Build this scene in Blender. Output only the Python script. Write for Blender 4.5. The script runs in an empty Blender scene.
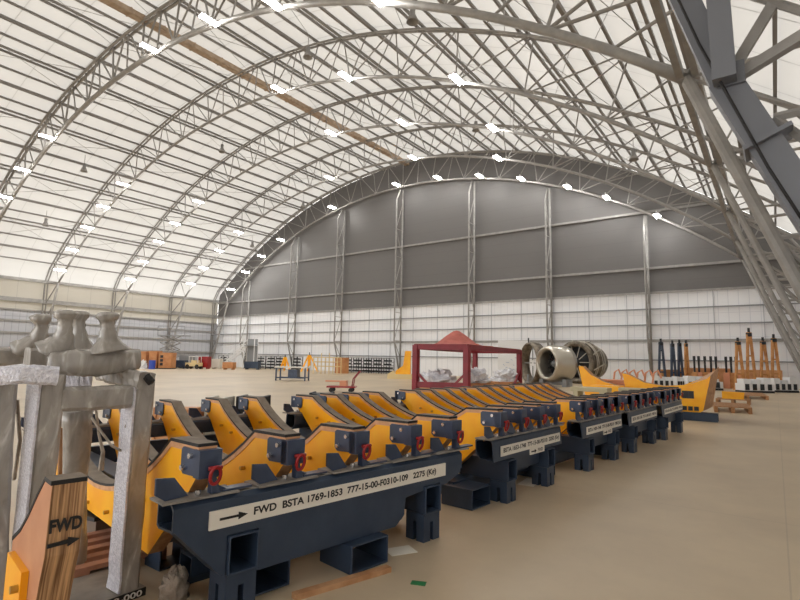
import bpy, bmesh, math, random
from mathutils import Vector, Matrix
R = random.Random(7)
PI = math.pi
scene = bpy.context.scene
COL = scene.collection

# ---------------------------------------------------------------- helpers
def lin(c):
    out = []
    for v in c:
        v /= 255.0
        out.append(v / 12.92 if v <= .04045 else ((v + .055) / 1.055) ** 2.4)
    return tuple(out) + (1.0,)

def mat(name, rgb, rough=.6, metal=0., noise=None, nscale=6., spec=.5, bump=0., bscale=30., coat=0.):
    """principled material; noise = second colour blotched over the first"""
    m = bpy.data.materials.new(name); m.use_nodes = True
    nt = m.node_tree; b = nt.nodes['Principled BSDF']
    b.inputs['Base Color'].default_value = lin(rgb)
    b.inputs['Roughness'].default_value = rough
    b.inputs['Metallic'].default_value = metal
    b.inputs['Specular IOR Level'].default_value = spec
    b.inputs['Coat Weight'].default_value = coat
    if noise or bump:
        tc = nt.nodes.new('ShaderNodeTexCoord')
    if noise:
        n = nt.nodes.new('ShaderNodeTexNoise'); n.inputs['Scale'].default_value = nscale
        n.inputs['Detail'].default_value = 5
        r = nt.nodes.new('ShaderNodeValToRGB')
        r.color_ramp.elements[0].position = .38; r.color_ramp.elements[0].color = lin(rgb)
        r.color_ramp.elements[1].position = .66; r.color_ramp.elements[1].color = lin(noise)
        nt.links.new(tc.outputs['Object'], n.inputs['Vector'])
        nt.links.new(n.outputs['Fac'], r.inputs['Fac'])
        nt.links.new(r.outputs['Color'], b.inputs['Base Color'])
    if bump:
        n2 = nt.nodes.new('ShaderNodeTexNoise'); n2.inputs['Scale'].default_value = bscale
        bp = nt.nodes.new('ShaderNodeBump'); bp.inputs['Strength'].default_value = bump
        bp.inputs['Distance'].default_value = .03
        nt.links.new(tc.outputs['Object'], n2.inputs['Vector'])
        nt.links.new(n2.outputs['Fac'], bp.inputs['Height'])
        nt.links.new(bp.outputs['Normal'], b.inputs['Normal'])
    return m

def striped(name, rgb, rgb2, axis, period, width, rough=.6, noise=.0):
    """base colour with thin lines every `period` along an axis (or list of (axis, period, width))"""
    m = mat(name, rgb, rough); nt = m.node_tree; b = nt.nodes['Principled BSDF']
    fac = line_fac(nt, [(axis, period, width)] if not isinstance(axis, list) else axis)
    mx = nt.nodes.new('ShaderNodeMix'); mx.data_type = 'RGBA'
    mx.inputs['A'].default_value = lin(rgb); mx.inputs['B'].default_value = lin(rgb2)
    nt.links.new(fac, mx.inputs['Factor'])
    nt.links.new(mx.outputs['Result'], b.inputs['Base Color'])
    return m

def line_fac(nt, specs):
    tc = nt.nodes.new('ShaderNodeTexCoord'); sp = nt.nodes.new('ShaderNodeSeparateXYZ')
    nt.links.new(tc.outputs['Object'], sp.inputs[0])
    last = None
    for ax, per, w in specs:
        md = nt.nodes.new('ShaderNodeMath'); md.operation = 'PINGPONG'
        md.inputs[1].default_value = per / 2
        nt.links.new(sp.outputs[ax], md.inputs[0])
        lt = nt.nodes.new('ShaderNodeMath'); lt.operation = 'LESS_THAN'; lt.inputs[1].default_value = w / 2
        nt.links.new(md.outputs[0], lt.inputs[0])
        if last is None: last = lt.outputs[0]
        else:
            mxx = nt.nodes.new('ShaderNodeMath'); mxx.operation = 'MAXIMUM'
            nt.links.new(last, mxx.inputs[0]); nt.links.new(lt.outputs[0], mxx.inputs[1]); last = mxx.outputs[0]
    return last

class MB:
    """collects solids into one bmesh; material slot per call"""
    def __init__(s): s.bm = bmesh.new(); s.k = 0
    def faces(s, vs, fs, k=None):
        bv = [s.bm.verts.new(v) for v in vs]
        out = []
        for f in fs:
            try:
                fc = s.bm.faces.new([bv[i] for i in f]); fc.material_index = s.k if k is None else k; out.append(fc)
            except ValueError: pass
        return out
    def box(s, x0, x1, y0, y1, z0, z1, k=None, M=None):
        vs = [Vector((x, y, z)) for z in (z0, z1) for y in (y0, y1) for x in (x0, x1)]
        if M: vs = [M @ v for v in vs]
        s.faces(vs, [(0,2,3,1),(4,5,7,6),(0,1,5,4),(2,6,7,3),(0,4,6,2),(1,3,7,5)], k); return s
    def bar(s, a, b, w, h=None, k=None, up=(0,0,1)):
        a, b = Vector(a), Vector(b); h = h or w
        d = (b - a).normalized(); u = Vector(up)
        if abs(d.dot(u)) > .98: u = Vector((0,1,0))
        r = d.cross(u).normalized(); u = r.cross(d)
        vs = [p + r*i*w/2 + u*j*h/2 for p in (a, b) for i, j in ((-1,-1),(1,-1),(1,1),(-1,1))]
        s.faces(vs, [(3,2,1,0),(4,5,6,7)] + [(i,(i+1)%4,4+(i+1)%4,4+i) for i in range(4)], k); return s
    def tube(s, pts, r, n=8, k=None, cap=True, closed=False):
        pts = [Vector(p) for p in pts]; N = len(pts); rings = []
        rr = r if isinstance(r, (list, tuple)) else [r]*N
        prev = None
        for i, p in enumerate(pts):
            if closed: d = pts[(i+1) % N] - pts[i-1]
            else: d = pts[min(i+1, N-1)] - pts[max(i-1, 0)]
            d.normalize()
            u = Vector((0,0,1)) if prev is None else prev
            if abs(d.dot(u)) > .97: u = Vector((0,1,0)) if abs(d.y) < .9 else Vector((1,0,0))
            x = d.cross(u).normalized(); u = x.cross(d).normalized(); prev = u
            rings.append([p + (x*math.cos(2*PI*j/n) + u*math.sin(2*PI*j/n))*rr[i] for j in range(n)])
        vs = [v for g in rings for v in g]; fs = []
        for i in range(N if closed else N-1):
            q = (i+1) % N
            for j in range(n): fs.append((i*n+j, i*n+(j+1)%n, q*n+(j+1)%n, q*n+j))
        if cap and not closed:
            fs.append(tuple(reversed(range(n)))); fs.append(tuple((N-1)*n+j for j in range(n)))
        s.faces(vs, fs, k); return s
    def prism(s, poly, fa, fb, k=None, kside=None):
        """poly of 2-D points mapped by fa (one cap) and fb (other cap) to 3-D"""
        n = len(poly); vs = [Vector(fa(*p)) for p in poly] + [Vector(fb(*p)) for p in poly]
        s.faces(vs, [tuple(range(n)), tuple(reversed(range(n, 2*n)))], k)
        vs2 = list(vs)
        s.faces(vs2, [(i, n+i, n+(i+1) % n, (i+1) % n) for i in range(n)], kside if kside is not None else k); return s
    def hollow(s, poly, inset, f, a, b, k=None):
        """open-ended tube: section poly (2-D) with wall, swept from a to b by f(u,v,w)"""
        cx = sum(p[0] for p in poly)/len(poly); cy = sum(p[1] for p in poly)/len(poly)
        inn = []
        for (u, v) in poly:
            du, dv = u-cx, v-cy
            inn.append((u - math.copysign(min(inset, abs(du)), du), v - math.copysign(min(inset, abs(dv)), dv)))
        n = len(poly)
        vs = [Vector(f(u, v, w)) for w in (a, b) for loop in (poly, inn) for (u, v) in loop]
        fs = []
        for i in range(n):
            j = (i+1) % n
            fs += [(i, j, 2*n+j, 2*n+i), (n+j, n+i, 3*n+i, 3*n+j), (j, i, n+i, n+j), (2*n+i, 2*n+j, 3*n+j, 3*n+i)]
        s.faces(vs, fs, k); return s
    def lathe(s, prof, M, n=24, k=None):
        vs = []; m = len(prof)
        for j in range(n):
            a = 2*PI*j/n
            for r, z in prof: vs.append(M @ Vector((r*math.cos(a), r*math.sin(a), z)))
        fs = [(j*m+i, ((j+1) % n)*m+i, ((j+1) % n)*m+i+1, j*m+i+1) for j in range(n) for i in range(m-1)]
        s.faces(vs, fs, k); return s
    def sack(s, c, rx, ry, rz, amp=.2, seed=1, k=None, seg=14, ring=9):
        """lumpy heap or bag sitting at c (centre of its base)"""
        q = random.Random(seed); c = Vector(c); vs = []
        for i in range(ring+1):
            th = PI/2*i/ring
            for j in range(seg):
                a = 2*PI*j/seg
                f = 1 + amp*(q.random()-.5)*2
                vs.append(c + Vector((rx*math.cos(th)**.7*math.cos(a)*f if i < ring else 0, ry*math.cos(th)**.7*math.sin(a)*f if i < ring else 0, max(0, rz*math.sin(th)*(f if i else 0)))))
        fs = [(i*seg+j, i*seg+(j+1) % seg, (i+1)*seg+(j+1) % seg, (i+1)*seg+j) for i in range(ring) for j in range(seg)]
        fs.append(tuple(reversed(range(seg))))
        s.faces(vs, fs, k); return s
    def build(s, name, mats, parent=None, smooth=False, bevel=0., loc=None, rz=0.):
        bm = s.bm
        bmesh.ops.remove_doubles(bm, verts=bm.verts, dist=1e-6)
        bmesh.ops.recalc_face_normals(bm, faces=bm.faces)
        me = bpy.data.meshes.new(name); bm.to_mesh(me); bm.free()
        for m in (mats if isinstance(mats, (list, tuple)) else [mats]): me.materials.append(m)
        if smooth:
            for p in me.polygons: p.use_smooth = True
        o = bpy.data.objects.new(name, me); COL.objects.link(o)
        if parent: o.parent = parent
        if loc is not None: o.location = loc
        o.rotation_euler.z = rz
        if bevel:
            md = o.modifiers.new('edge', 'BEVEL'); md.width = bevel; md.segments = 2; md.limit_method = 'ANGLE'
        return o

def tag(o, label, cat, group=None):
    o['label'] = label; o['category'] = cat
    if group: o['group'] = group
    return o
def thing(name, label, cat, loc=(0,0,0), rz=0., group=None):
    o = bpy.data.objects.new(name, None); COL.objects.link(o)
    o.location = loc; o.rotation_euler = (0, 0, rz); o.empty_display_size = .2
    return tag(o, label, cat, group)
def struct(o): o['kind'] = 'structure'; return o
def copy_tree(o, parent=None, loc=None, rz=None, label=None):
    c = o.copy(); COL.objects.link(c); c.parent = parent
    if loc is not None: c.location = loc
    if rz is not None: c.rotation_euler.z = rz
    if label: c['label'] = label
    for ch in list(o.children): copy_tree(ch, c)
    return c

def text(s, w, h, place, name, m, parent, bold=.02):
    """flat lettering fitted to w x h; place(u, v, e) maps text plane to parent space"""
    cu = bpy.data.curves.new('lettering', 'FONT'); cu.body = s; cu.extrude = 0.; cu.offset = bold
    ob = bpy.data.objects.new('lettering_source', cu); COL.objects.link(ob)
    dg = bpy.context.evaluated_depsgraph_get(); dg.update()
    me = bpy.data.meshes.new_from_object(ob.evaluated_get(dg))
    xs = [v.co.x for v in me.vertices]; ys = [v.co.y for v in me.vertices]
    x0, x1, y0, y1 = min(xs), max(xs), min(ys), max(ys)
    for v in me.vertices:
        v.co = place((v.co.x-x0)/(x1-x0)*w, (v.co.y-y0)/(y1-y0)*h)
    me.materials.clear(); me.materials.append(m); me.name = name
    bpy.data.objects.remove(ob); bpy.data.curves.remove(cu)
    o = bpy.data.objects.new(name, me); COL.objects.link(o); o.parent = parent
    return o

# ---------------------------------------------------------------- camera
F, HZ, VPX, ROLL, H = 510., 358.8, 777., .0182, 1.5
pitch = math.atan((HZ-300)/F); yaw = math.atan2(VPX-400, math.hypot(F, HZ-300))
fwd = Vector((-math.sin(yaw)*math.cos(pitch), math.cos(yaw)*math.cos(pitch), math.sin(pitch)))
r0 = Vector((math.cos(yaw), math.sin(yaw), 0)); u0 = r0.cross(fwd)
rt = r0*math.cos(ROLL) + u0*math.sin(ROLL); up = u0*math.cos(ROLL) - r0*math.sin(ROLL)
cd = bpy.data.cameras.new('camera'); cam = bpy.data.objects.new('camera', cd); COL.objects.link(cam)
cd.sensor_width = 36; cd.lens = F/800*36; cd.clip_end = 400; cd.clip_start = .05
M = Matrix.Identity(4)
for i in range(3): M[i][0] = rt[i]; M[i][1] = up[i]; M[i][2] = -fwd[i]; M[i][3] = (0, 0, H)[i]
cam.matrix_world = M
scene.camera = cam
def at(px, d, z=0.):
    """ground point seen in column px at distance d along the view"""
    l = (px-400)/F*d
    return Vector((-math.sin(yaw)*d + math.cos(yaw)*l, math.cos(yaw)*d + math.sin(yaw)*l, z))

# ---------------------------------------------------------------- materials
STEEL = mat('galvanised_steel', (142, 140, 137), .5, .1, noise=(158, 155, 151), nscale=2.5)
STEELD = mat('grey_painted_steel', (112, 115, 122), .45, .0)
PURL = mat('purlin_steel', (134, 130, 126), .55, .1)
RIDGE = mat('dusty_brown_beam', (164, 142, 120), .7, noise=(186, 166, 144), nscale=3)
NAVY = mat('navy_paint', (46, 60, 80), .42, noise=(54, 68, 88), nscale=5, spec=.4)
NAVYB = mat('blue_grey_paint', (47, 60, 84), .4, noise=(57, 71, 97), nscale=9)
DUST = mat('dusty_navy_top', (152, 146, 138), .75, noise=(128, 124, 120), nscale=7)
YEL = mat('yellow_paint', (255, 186, 26), .38, noise=(250, 168, 18), nscale=3, spec=.4)
PLY = mat('plywood_edge', (178, 134, 92), .6, noise=(150, 105, 66), nscale=20)
STRIP = mat('pale_ply_strip', (216, 166, 124), .6, noise=(198, 146, 102), nscale=14)
PAD = mat('dusty_rubber_pad', (132, 120, 107), .85, noise=(116, 105, 92), nscale=10)
BLACK = mat('black_rubber', (22, 21, 22), .6)
RED = mat('red_shackle', (150, 24, 28), .35)
BOLT = mat('bright_bolt', (205, 205, 208), .25, .8)
BRASS = mat('brass_bolt', (190, 150, 70), .35, .7)
PLATE = mat('sign_plate', (236, 231, 221), .5)
INK = mat('sign_ink', (22, 22, 24), .6)
WHITEINK = mat('white_ink', (225, 225, 222), .6)
MAROON = mat('maroon_paint', (135, 27, 42), .45, noise=(120, 22, 36), nscale=2)
CONE = mat('faded_red_cover', (178, 96, 84), .75, noise=(160, 80, 70), nscale=3)
WOOD = mat('bare_timber', (196, 152, 112), .65, noise=(172, 124, 84), nscale=9)
BOARDW = mat('crate_plywood', (196, 140, 92), .65, noise=(180, 120, 74), nscale=2)
WHITE = mat('white_panel', (226, 226, 226), .5)
GREYM = mat('mid_grey_paint', (140, 142, 144), .5)
DARK = mat('dark_steel', (46, 48, 52), .5, .3)
ALU = mat('polished_metal', (196, 190, 178), .28, .85)
BRONZE = mat('hot_section_metal', (132, 122, 108), .4, .7, noise=(90, 82, 72), nscale=4)
CREAMY = mat('cream_yellow_paint', (222, 200, 150), .5)
BLUE = mat('blue_plastic', (40, 70, 170), .4)
SALMON = mat('salmon_paint', (216, 150, 116), .55)
PAPER = mat('paper', (222, 218, 208), .7)
FOIL = mat('foil_wrap', (238, 239, 243), .4, .0, noise=(206, 208, 215), nscale=7, bump=.4, bscale=9)
BAG = mat('sheet_plastic', (186, 174, 160), .4, noise=(150, 138, 124), nscale=12, bump=.8, bscale=22)

# wrapping film: grey-brown with pale streaks and creases
WRAP = bpy.data.materials.new('wrapping_film'); WRAP.use_nodes = True
nt = WRAP.node_tree; b = nt.nodes['Principled BSDF']
tc = nt.nodes.new('ShaderNodeTexCoord'); mp = nt.nodes.new('ShaderNodeMapping'); mp.inputs['Scale'].default_value = (5, 5, 1.6)
mp.inputs['Rotation'].default_value = (.5, .3, .2)
n1 = nt.nodes.new('ShaderNodeTexNoise'); n1.inputs['Scale'].default_value = 2.6; n1.inputs['Detail'].default_value = 7; n1.inputs['Distortion'].default_value = 1.2
cr = nt.nodes.new('ShaderNodeValToRGB')
for i, (p, c) in enumerate(((.34, (146, 141, 135)), (.6, (170, 165, 158)), (.78, (222, 219, 216)))):
    e = cr.color_ramp.elements[i] if i < 2 else cr.color_ramp.elements.new(p)
    e.position = p; e.color = lin(c)
nt.links.new(tc.outputs['Object'], mp.inputs[0]); nt.links.new(mp.outputs[0], n1.inputs['Vector'])
nt.links.new(n1.outputs['Fac'], cr.inputs[0]); nt.links.new(cr.outputs[0], b.inputs['Base Color'])
bp = nt.nodes.new('ShaderNodeBump'); bp.inputs['Strength'].default_value = .12; bp.inputs['Distance'].default_value = .03
nt.links.new(n1.outputs['Fac'], bp.inputs['Height']); nt.links.new(bp.outputs[0], b.inputs['Normal'])
b.inputs['Roughness'].default_value = .22; b.inputs['Specular IOR Level'].default_value = .8

BUBBLE = mat('silver_bubble_wrap', (214, 214, 226), .25, .1, noise=(240, 240, 248), nscale=60, bump=.5, bscale=90)
# laminated end grain for the bare board
LAM = mat('laminated_end_grain', (170, 126, 84), .6); nt = LAM.node_tree; b = nt.nodes['Principled BSDF']
tc = nt.nodes.new('ShaderNodeTexCoord'); mp = nt.nodes.new('ShaderNodeMapping'); mp.inputs['Scale'].default_value = (1, 90, 2.5)
n1 = nt.nodes.new('ShaderNodeTexNoise'); n1.inputs['Scale'].default_value = 1.0; n1.inputs['Detail'].default_value = 4
cr = nt.nodes.new('ShaderNodeValToRGB')
cr.color_ramp.elements[0].position = .35; cr.color_ramp.elements[0].color = lin((112, 76, 46))
cr.color_ramp.elements[1].position = .62; cr.color_ramp.elements[1].color = lin((206, 162, 116))
nt.links.new(tc.outputs['Object'], mp.inputs[0]); nt.links.new(mp.outputs[0], n1.inputs['Vector'])
nt.links.new(n1.outputs['Fac'], cr.inputs[0]); nt.links.new(cr.outputs[0], b.inputs['Base Color'])
FACEW = mat('board_face_veneer', (196, 140, 102), .5, noise=(184, 126, 90), nscale=4)

# floor
FLOOR = mat('concrete_floor', (190, 168, 142), .42, spec=.45); nt = FLOOR.node_tree; b = nt.nodes['Principled BSDF']
tc = nt.nodes.new('ShaderNodeTexCoord')
n1 = nt.nodes.new('ShaderNodeTexNoise'); n1.inputs['Scale'].default_value = .35; n1.inputs['Detail'].default_value = 9; n1.inputs['Roughness'].default_value = .65
cr = nt.nodes.new('ShaderNodeValToRGB')
cr.color_ramp.elements[0].position = .32; cr.color_ramp.elements[0].color = lin((176, 159, 135))
cr.color_ramp.elements[1].position = .68; cr.color_ramp.elements[1].color = lin((202, 184, 156))
nt.links.new(tc.outputs['Object'], n1.inputs['Vector']); nt.links.new(n1.outputs['Fac'], cr.inputs[0])
ln = line_fac(nt, [(0, 6.1, .012), (1, 6.3, .012)])
ml = nt.nodes.new('ShaderNodeMath'); ml.operation = 'MULTIPLY'; ml.inputs[1].default_value = .25
nt.links.new(ln, ml.inputs[0])
mx = nt.nodes.new('ShaderNodeMix'); mx.data_type = 'RGBA'; mx.inputs['B'].default_value = lin((120, 108, 94))
nt.links.new(ml.outputs[0], mx.inputs['Factor']); nt.links.new(cr.outputs[0], mx.inputs['A'])
nt.links.new(mx.outputs['Result'], b.inputs['Base Color'])

# roof fabric: light shines through it
def fabric(name, tcol, rcol, seams):
    m = bpy.data.materials.new(name); m.use_nodes = True; nt = m.node_tree
    nt.nodes.remove(nt.nodes['Principled BSDF']); out = nt.nodes['Material Output']
    tr = nt.nodes.new('ShaderNodeBsdfTranslucent'); df = nt.nodes.new('ShaderNodeBsdfDiffuse'); ad = nt.nodes.new('ShaderNodeAddShader')
    tc = nt.nodes.new('ShaderNodeTexCoord'); n = nt.nodes.new('ShaderNodeTexNoise'); n.inputs['Scale'].default_value = .25; n.inputs['Detail'].default_value = 6
    cr = nt.nodes.new('ShaderNodeValToRGB')
    cr.color_ramp.elements[0].position = .3; cr.color_ramp.elements[0].color = tuple(c*.93 for c in tcol[:3]) + (1,)
    cr.color_ramp.elements[1].position = .7; cr.color_ramp.elements[1].color = tcol
    nt.links.new(tc.outputs['Object'], n.inputs['Vector']); nt.links.new(n.outputs['Fac'], cr.inputs[0])
    fac = line_fac(nt, seams)
    mx = nt.nodes.new('ShaderNodeMix'); mx.data_type = 'RGBA'; mx.inputs['B'].default_value = tuple(c*.45 for c in tcol[:3]) + (1,)
    nt.links.new(fac, mx.inputs['Factor']); nt.links.new(cr.outputs[0], mx.inputs['A'])
    nt.links.new(mx.outputs['Result'], tr.inputs['Color']); df.inputs['Color'].default_value = rcol
    nt.links.new(tr.outputs[0], ad.inputs[0]); nt.links.new(df.outputs[0], ad.inputs[1]); nt.links.new(ad.outputs[0], out.inputs['Surface'])
    return m
ROOF = fabric('roof_fabric', (.192, .186, .175, 1), (.38, .375, .365, 1), [(1, 2.35, .05)])
BAND = fabric('cream_side_fabric', (.222, .208, .182, 1), (.36, .345, .315, 1), [(1, 2.35, .05)])
GABLE = striped('grey_gable_sheet', (106, 104, 103), (101, 99, 98), 2, 1.1, .04, .6)
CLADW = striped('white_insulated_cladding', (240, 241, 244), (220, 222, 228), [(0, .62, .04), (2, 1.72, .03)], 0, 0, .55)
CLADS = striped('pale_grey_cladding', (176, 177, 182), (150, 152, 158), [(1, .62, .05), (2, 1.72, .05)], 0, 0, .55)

# ---------------------------------------------------------------- hangar
K = 1.25; X0 = -24.3717*K
YS = [42.375 - 7.0446*i for i in range(8)]
YB = 42.5; YF = -13.0
XL, XR = -62.9, 1.95
co = [18.0042, -8.2, -1.6002, .5702]; ci = [15.9043, -8.6541, -1.4526, .0582]
def zf(c, d):
    q = (d/K/25)**2
    return 1.5 + K*(c[0] + c[1]*q + c[2]*q*q + c[3]*q**3 - 1.6)
zo = lambda d: zf(co, d)
zi = lambda d: zf(ci, d)
DO, DI, EAVE = 32.2, 29.0, 9.05

m = MB(); m.box(XL, XR, YF, YB, -.2, 0); struct(m.build('floor', FLOOR))
# roof skin
m = MB(); N = 72; ds = [-DO + 2*DO*i/N for i in range(N+1)]
pr = [(X0+d, zo(d)+.3) for d in ds]
pr = [(XL, EAVE)] + pr + [(XR, EAVE)]
vs = []; fs = []
for (x, z) in pr: vs += [Vector((x, YF, z)), Vector((x, YB, z))]
fs = [(2*i, 2*i+1, 2*i+3, 2*i+2) for i in range(len(pr)-1)]
m.faces(vs, fs); ceiling = struct(m.build('ceiling', ROOF, smooth=True))
# purlins belong to the roof
arc = [0]; fine = [(-DO + 2*DO*i/400) for i in range(401)]
for a, c in zip(fine, fine[1:]): arc.append(arc[-1] + math.hypot(c-a, zo(c)-zo(a)))
NP = 44
def d_at(frac):
    L = frac*arc[-1]
    for i in range(400):
        if arc[i+1] >= L: return fine[i] + (fine[i+1]-fine[i])*(L-arc[i])/(arc[i+1]-arc[i])
    return DO
PD = [d_at(i/NP) for i in range(1, NP)]
for i, d in enumerate(PD):
    if abs(d) < .9: continue
    big = i % 4 == 1
    m = MB(); w = .16 if big else .11
    m.bar((X0+d, YF+.3, zo(d)+.16), (X0+d, YB-.1, zo(d)+.16), w, w*1.25)
    m.build('purlin', PURL, ceiling)
    if i % 4 == 3:
        m = MB(); dd = d + .42
        m.bar((X0+dd, YF+.3, zo(dd)+.14), (X0+dd, YB-.1, zo(dd)+.14), .11, .14); m.build('purlin', PURL, ceiling)
m = MB(); m.box(X0-.27, X0+.27, YF+.3, YB-.15, zo(0)-.1, zo(0)+.22)
for i in range(26):
    y = YF + 1 + i*2.1
    m.box(X0-.31, X0+.31, y, y+.09, zo(0)-.13, zo(0)+.24)
tag(m.build('ridge_beam', RIDGE), 'wide dusty brown beam running along the ridge of the roof', 'beam')

# walls
m = MB(); m.box(XL, XR, YB, YB+.15, 0, 6.87); wb = struct(m.build('wall_back', CLADW))
m = MB()
poly = [(XL, 6.87), (XR, 6.87), (XR, EAVE)] + [(X0+d, zo(d)+.28) for d in reversed(ds)] + [(XL, EAVE)]
m.prism(poly, lambda x, z: (x, YB, z), lambda x, z: (x, YB+.15, z)); m.build('gable_sheeting', GABLE, wb)
for z, w, mm in ((13.19, .18, STEEL), (8.74, .18, STEEL), (6.84, .16, STEEL), (5.6, .09, GREYM), (4.4, .09, GREYM), (3.2, .2, STEEL), (1.75, .09, GREYM)):
    half = XL+.1, XR-.1
    if z > 9:
        dd = next(d for d in [i*.1 for i in range(320)] if zo(d) < z+.3); half = X0-dd, X0+dd
    m = MB(); m.bar((half[0], YB-.12, z), (half[1], YB-.12, z), .12, w); m.build('girt', mm, wb)
m = MB()
for i in range(22):
    x = XL + 1.5 + i*2.9
    m.box(x, x+.05, YB-.05, YB, .1, 6.8)
m.build('cladding_rail', mat('pale_rail', (190, 192, 198), .5), wb)
for side, X, sx in (('left', XL, -1), ('right', XR, 1)):
    a, c = sorted((X, X+.15*sx))
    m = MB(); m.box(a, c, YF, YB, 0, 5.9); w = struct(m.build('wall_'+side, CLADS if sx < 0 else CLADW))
    m = MB(); m.box(a+.04, a+.06, YF, YB, 5.9, EAVE); m.build('fabric_band', BAND, w)
    for z, ww, hh in ((9.02, .24, .3), (6.88, .24, .42), (5.85, .12, .14), (4.75, .1, .16), (3.5, .1, .16), (1.9, .12, .22)):
        m = MB(); m.bar((X-.16*sx, YF+.2, z), (X-.16*sx, YB-.2, z), ww, hh); m.build('girt', STEEL, w)
# the far-off end behind the camera stands open below the gable
m = MB(); pf_ = [(XL, EAVE), (XR, EAVE)] + poly[3:-1]
m.prism(pf_, lambda x, z: (x, YF-.15, z), lambda x, z: (x, YF, z)); wf = struct(m.build('wall_front', GABLE))
m = MB(); m.box(XL-20, XR+20, YF-50, YF, -.25, -.05); struct(m.build('apron_ground', FLOOR))

# arch trusses: two outer chords, one inner chord, zigzag web, V-shaped legs on both sides
NB = 16
orders = ['standing against the grey end wall', 'second from the grey end wall', 'third from the grey end wall', 'fourth from the grey end wall',
          'its thick lower chord crossing the picture top', 'nearest, thick leg rising at the right edge']
lamps = []
for k in range(6):
    y = YS[k] - (.75 if k == 0 else 0)
    t = thing('arch_truss', 'grey steel arched roof truss, ' + orders[k], 'truss', (0, y, 0), 0, 'arched roof trusses')
    big = k >= 4
    hw = .13
    for sgn in (-1, 1):
        m = MB(); pts = [(X0-DO, sgn*hw, 0), (X0-DO, sgn*hw, EAVE)] + [(X0+d, sgn*hw, zo(d)-.05) for d in ds[1:-1]] + [(X0+DO, sgn*hw, EAVE), (X0+DO, sgn*hw, 0)]
        m.tube(pts, .10 if big else .07, 8); m.build('outer_chord', STEEL, t, smooth=True)
    m = MB(); di = [-DI + 2*DI*i/56 for i in range(57)]
    m.tube([(X0-DI, 0, zi(-DI)-.05)] + [(X0+d, 0, zi(d)) for d in di[1:-1]] + [(X0+DI, 0, zi(DI)-.05)], .145 if big else .095, 10)
    m.build('inner_chord', STEEL, t, smooth=True)
    for sgn in (-1, 1):
        m = MB(); a = (X0+sgn*DI, 0, zi(DI)); c = (X0+sgn*(DO-.05), 0, .05)
        if sgn > 0 and k == 5:
            J = (-.33, 0, 4.95)
            m.bar(a, J, .26, .3); m.bar(J, (1.7, 0, .05), .31, .34)
            m.box(J[0]-.02, J[0]+.22, -.2, .2, J[2]-.12, J[2]+.16)
            e = (.06, 0, 4.1); M2 = Matrix.Translation(e) @ Vector((2.03, 0, -4.9)).to_track_quat('Z', 'Y').to_matrix().to_4x4()
            m.box(-.24, .24, -.25, .25, -.025, .025, M=M2)
        else:
            m.tube([a, c], .15 if big else .11, 10)
        m.build('leg', STEELD if k == 5 else STEEL, t)
    m = MB()
    nodes_i = [-DI + 2*DI*i/NB for i in range(NB+1)]
    rw = .06 if big else .04
    hp = DO/NB
    for i in range(NB+1):
        d = nodes_i[i]; p = Vector((X0+d, 0, zi(d))); e = d*DO/DI
        for q in (e-hp*.97, e, e+hp*.97):
            if abs(q) < DO: m.tube([p, (X0+q, hw if q < e else -hw if q > e else 0, zo(q)-.05)], rw, 6)
        if i < NB:
            dm = (d + nodes_i[i+1])/2; q = e + hp
            m.tube([(X0+dm, 0, zi(dm)), (X0+q, 0, zo(q)-.05)], rw*.85, 6)
    for i in range(45):
        d = -DO + .8 + i*(2*DO-1.6)/44
        m.tube([(X0+d, -hw, zo(d)-.05), (X0+d, hw, zo(d)-.05)], .045, 5)
    for sgn in (-1, 1):       # leg lacing
        for i in range(4):
            f0, f1 = i/4, (i+1)/4
            pin = lambda f: Vector((X0+sgn*(DO - (DO-DI)*f), 0, zi(DI)*f))
            pout = lambda f, s: Vector((X0+sgn*DO, s*hw, zi(DI)*f))
            m.tube([pin(f1), pout(f0+.02, 1)], .055, 5); m.tube([pin(f1), pout(f1, -1)], .055, 5)
    if k == 5:
        J = Vector((-.33, 0, 4.95))
        for q in ((-.46, .0, zo(30)-.2), (X0+DO, .3, 8.4), (X0+DO, -.3, 5.7)):
            if q[2] < 9: m.bar(J, q, .12, .12)
        m2 = MB(); m2.bar(J + Vector((.02, -.3, -.1)), (-.42, -.3, zo(30)-.3), .24, .2); m2.build('box_strut', STEELD, t)
        m2 = MB(); m2.tube([(-1.2, -.3, 7.6), (-.55, -.3, 5.4), (.05, -.3, 3.7), (.75, -.3, 2.0)], .018, 6); m2.build('cable', BLACK, t, smooth=True)
    m.build('web', STEEL, t)

# long knee beams under both eaves
for sgn, side in ((1, 'right'), (-1, 'left')):
    if sgn > 0:
        m = MB()
        for dx in (0, .34): m.bar((X0+DI+dx-.12, 8.4, zi(DI)+.1), (X0+DI+dx-.12, YB-.9, zi(DI)+.1), .16, .26)
        tag(m.build('knee_beam', STEEL), 'double grey beam running along the tops of the truss legs by the nearer side wall', 'beam')
# diagonal rod bracing between the trusses, one set per bay
for k in range(5):
    m = MB()
    ya, yb = YS[k+1], YS[k] - (.75 if k == 0 else 0)
    for d in (-29, -24, -18, -11, -4, 4, 11, 18, 24, 28):
        e = d + (3.2 if d < 0 else -3.2)
        m.tube([(X0+d, ya, zo(d)+.02), (X0+e, yb, zo(e)+.02)], .018, 4); m.tube([(X0+d, yb, zo(d)+.02), (X0+e, ya, zo(e)+.02)], .018, 4)
    o = m.build('roof_bracing', STEEL, ceiling)
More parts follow.
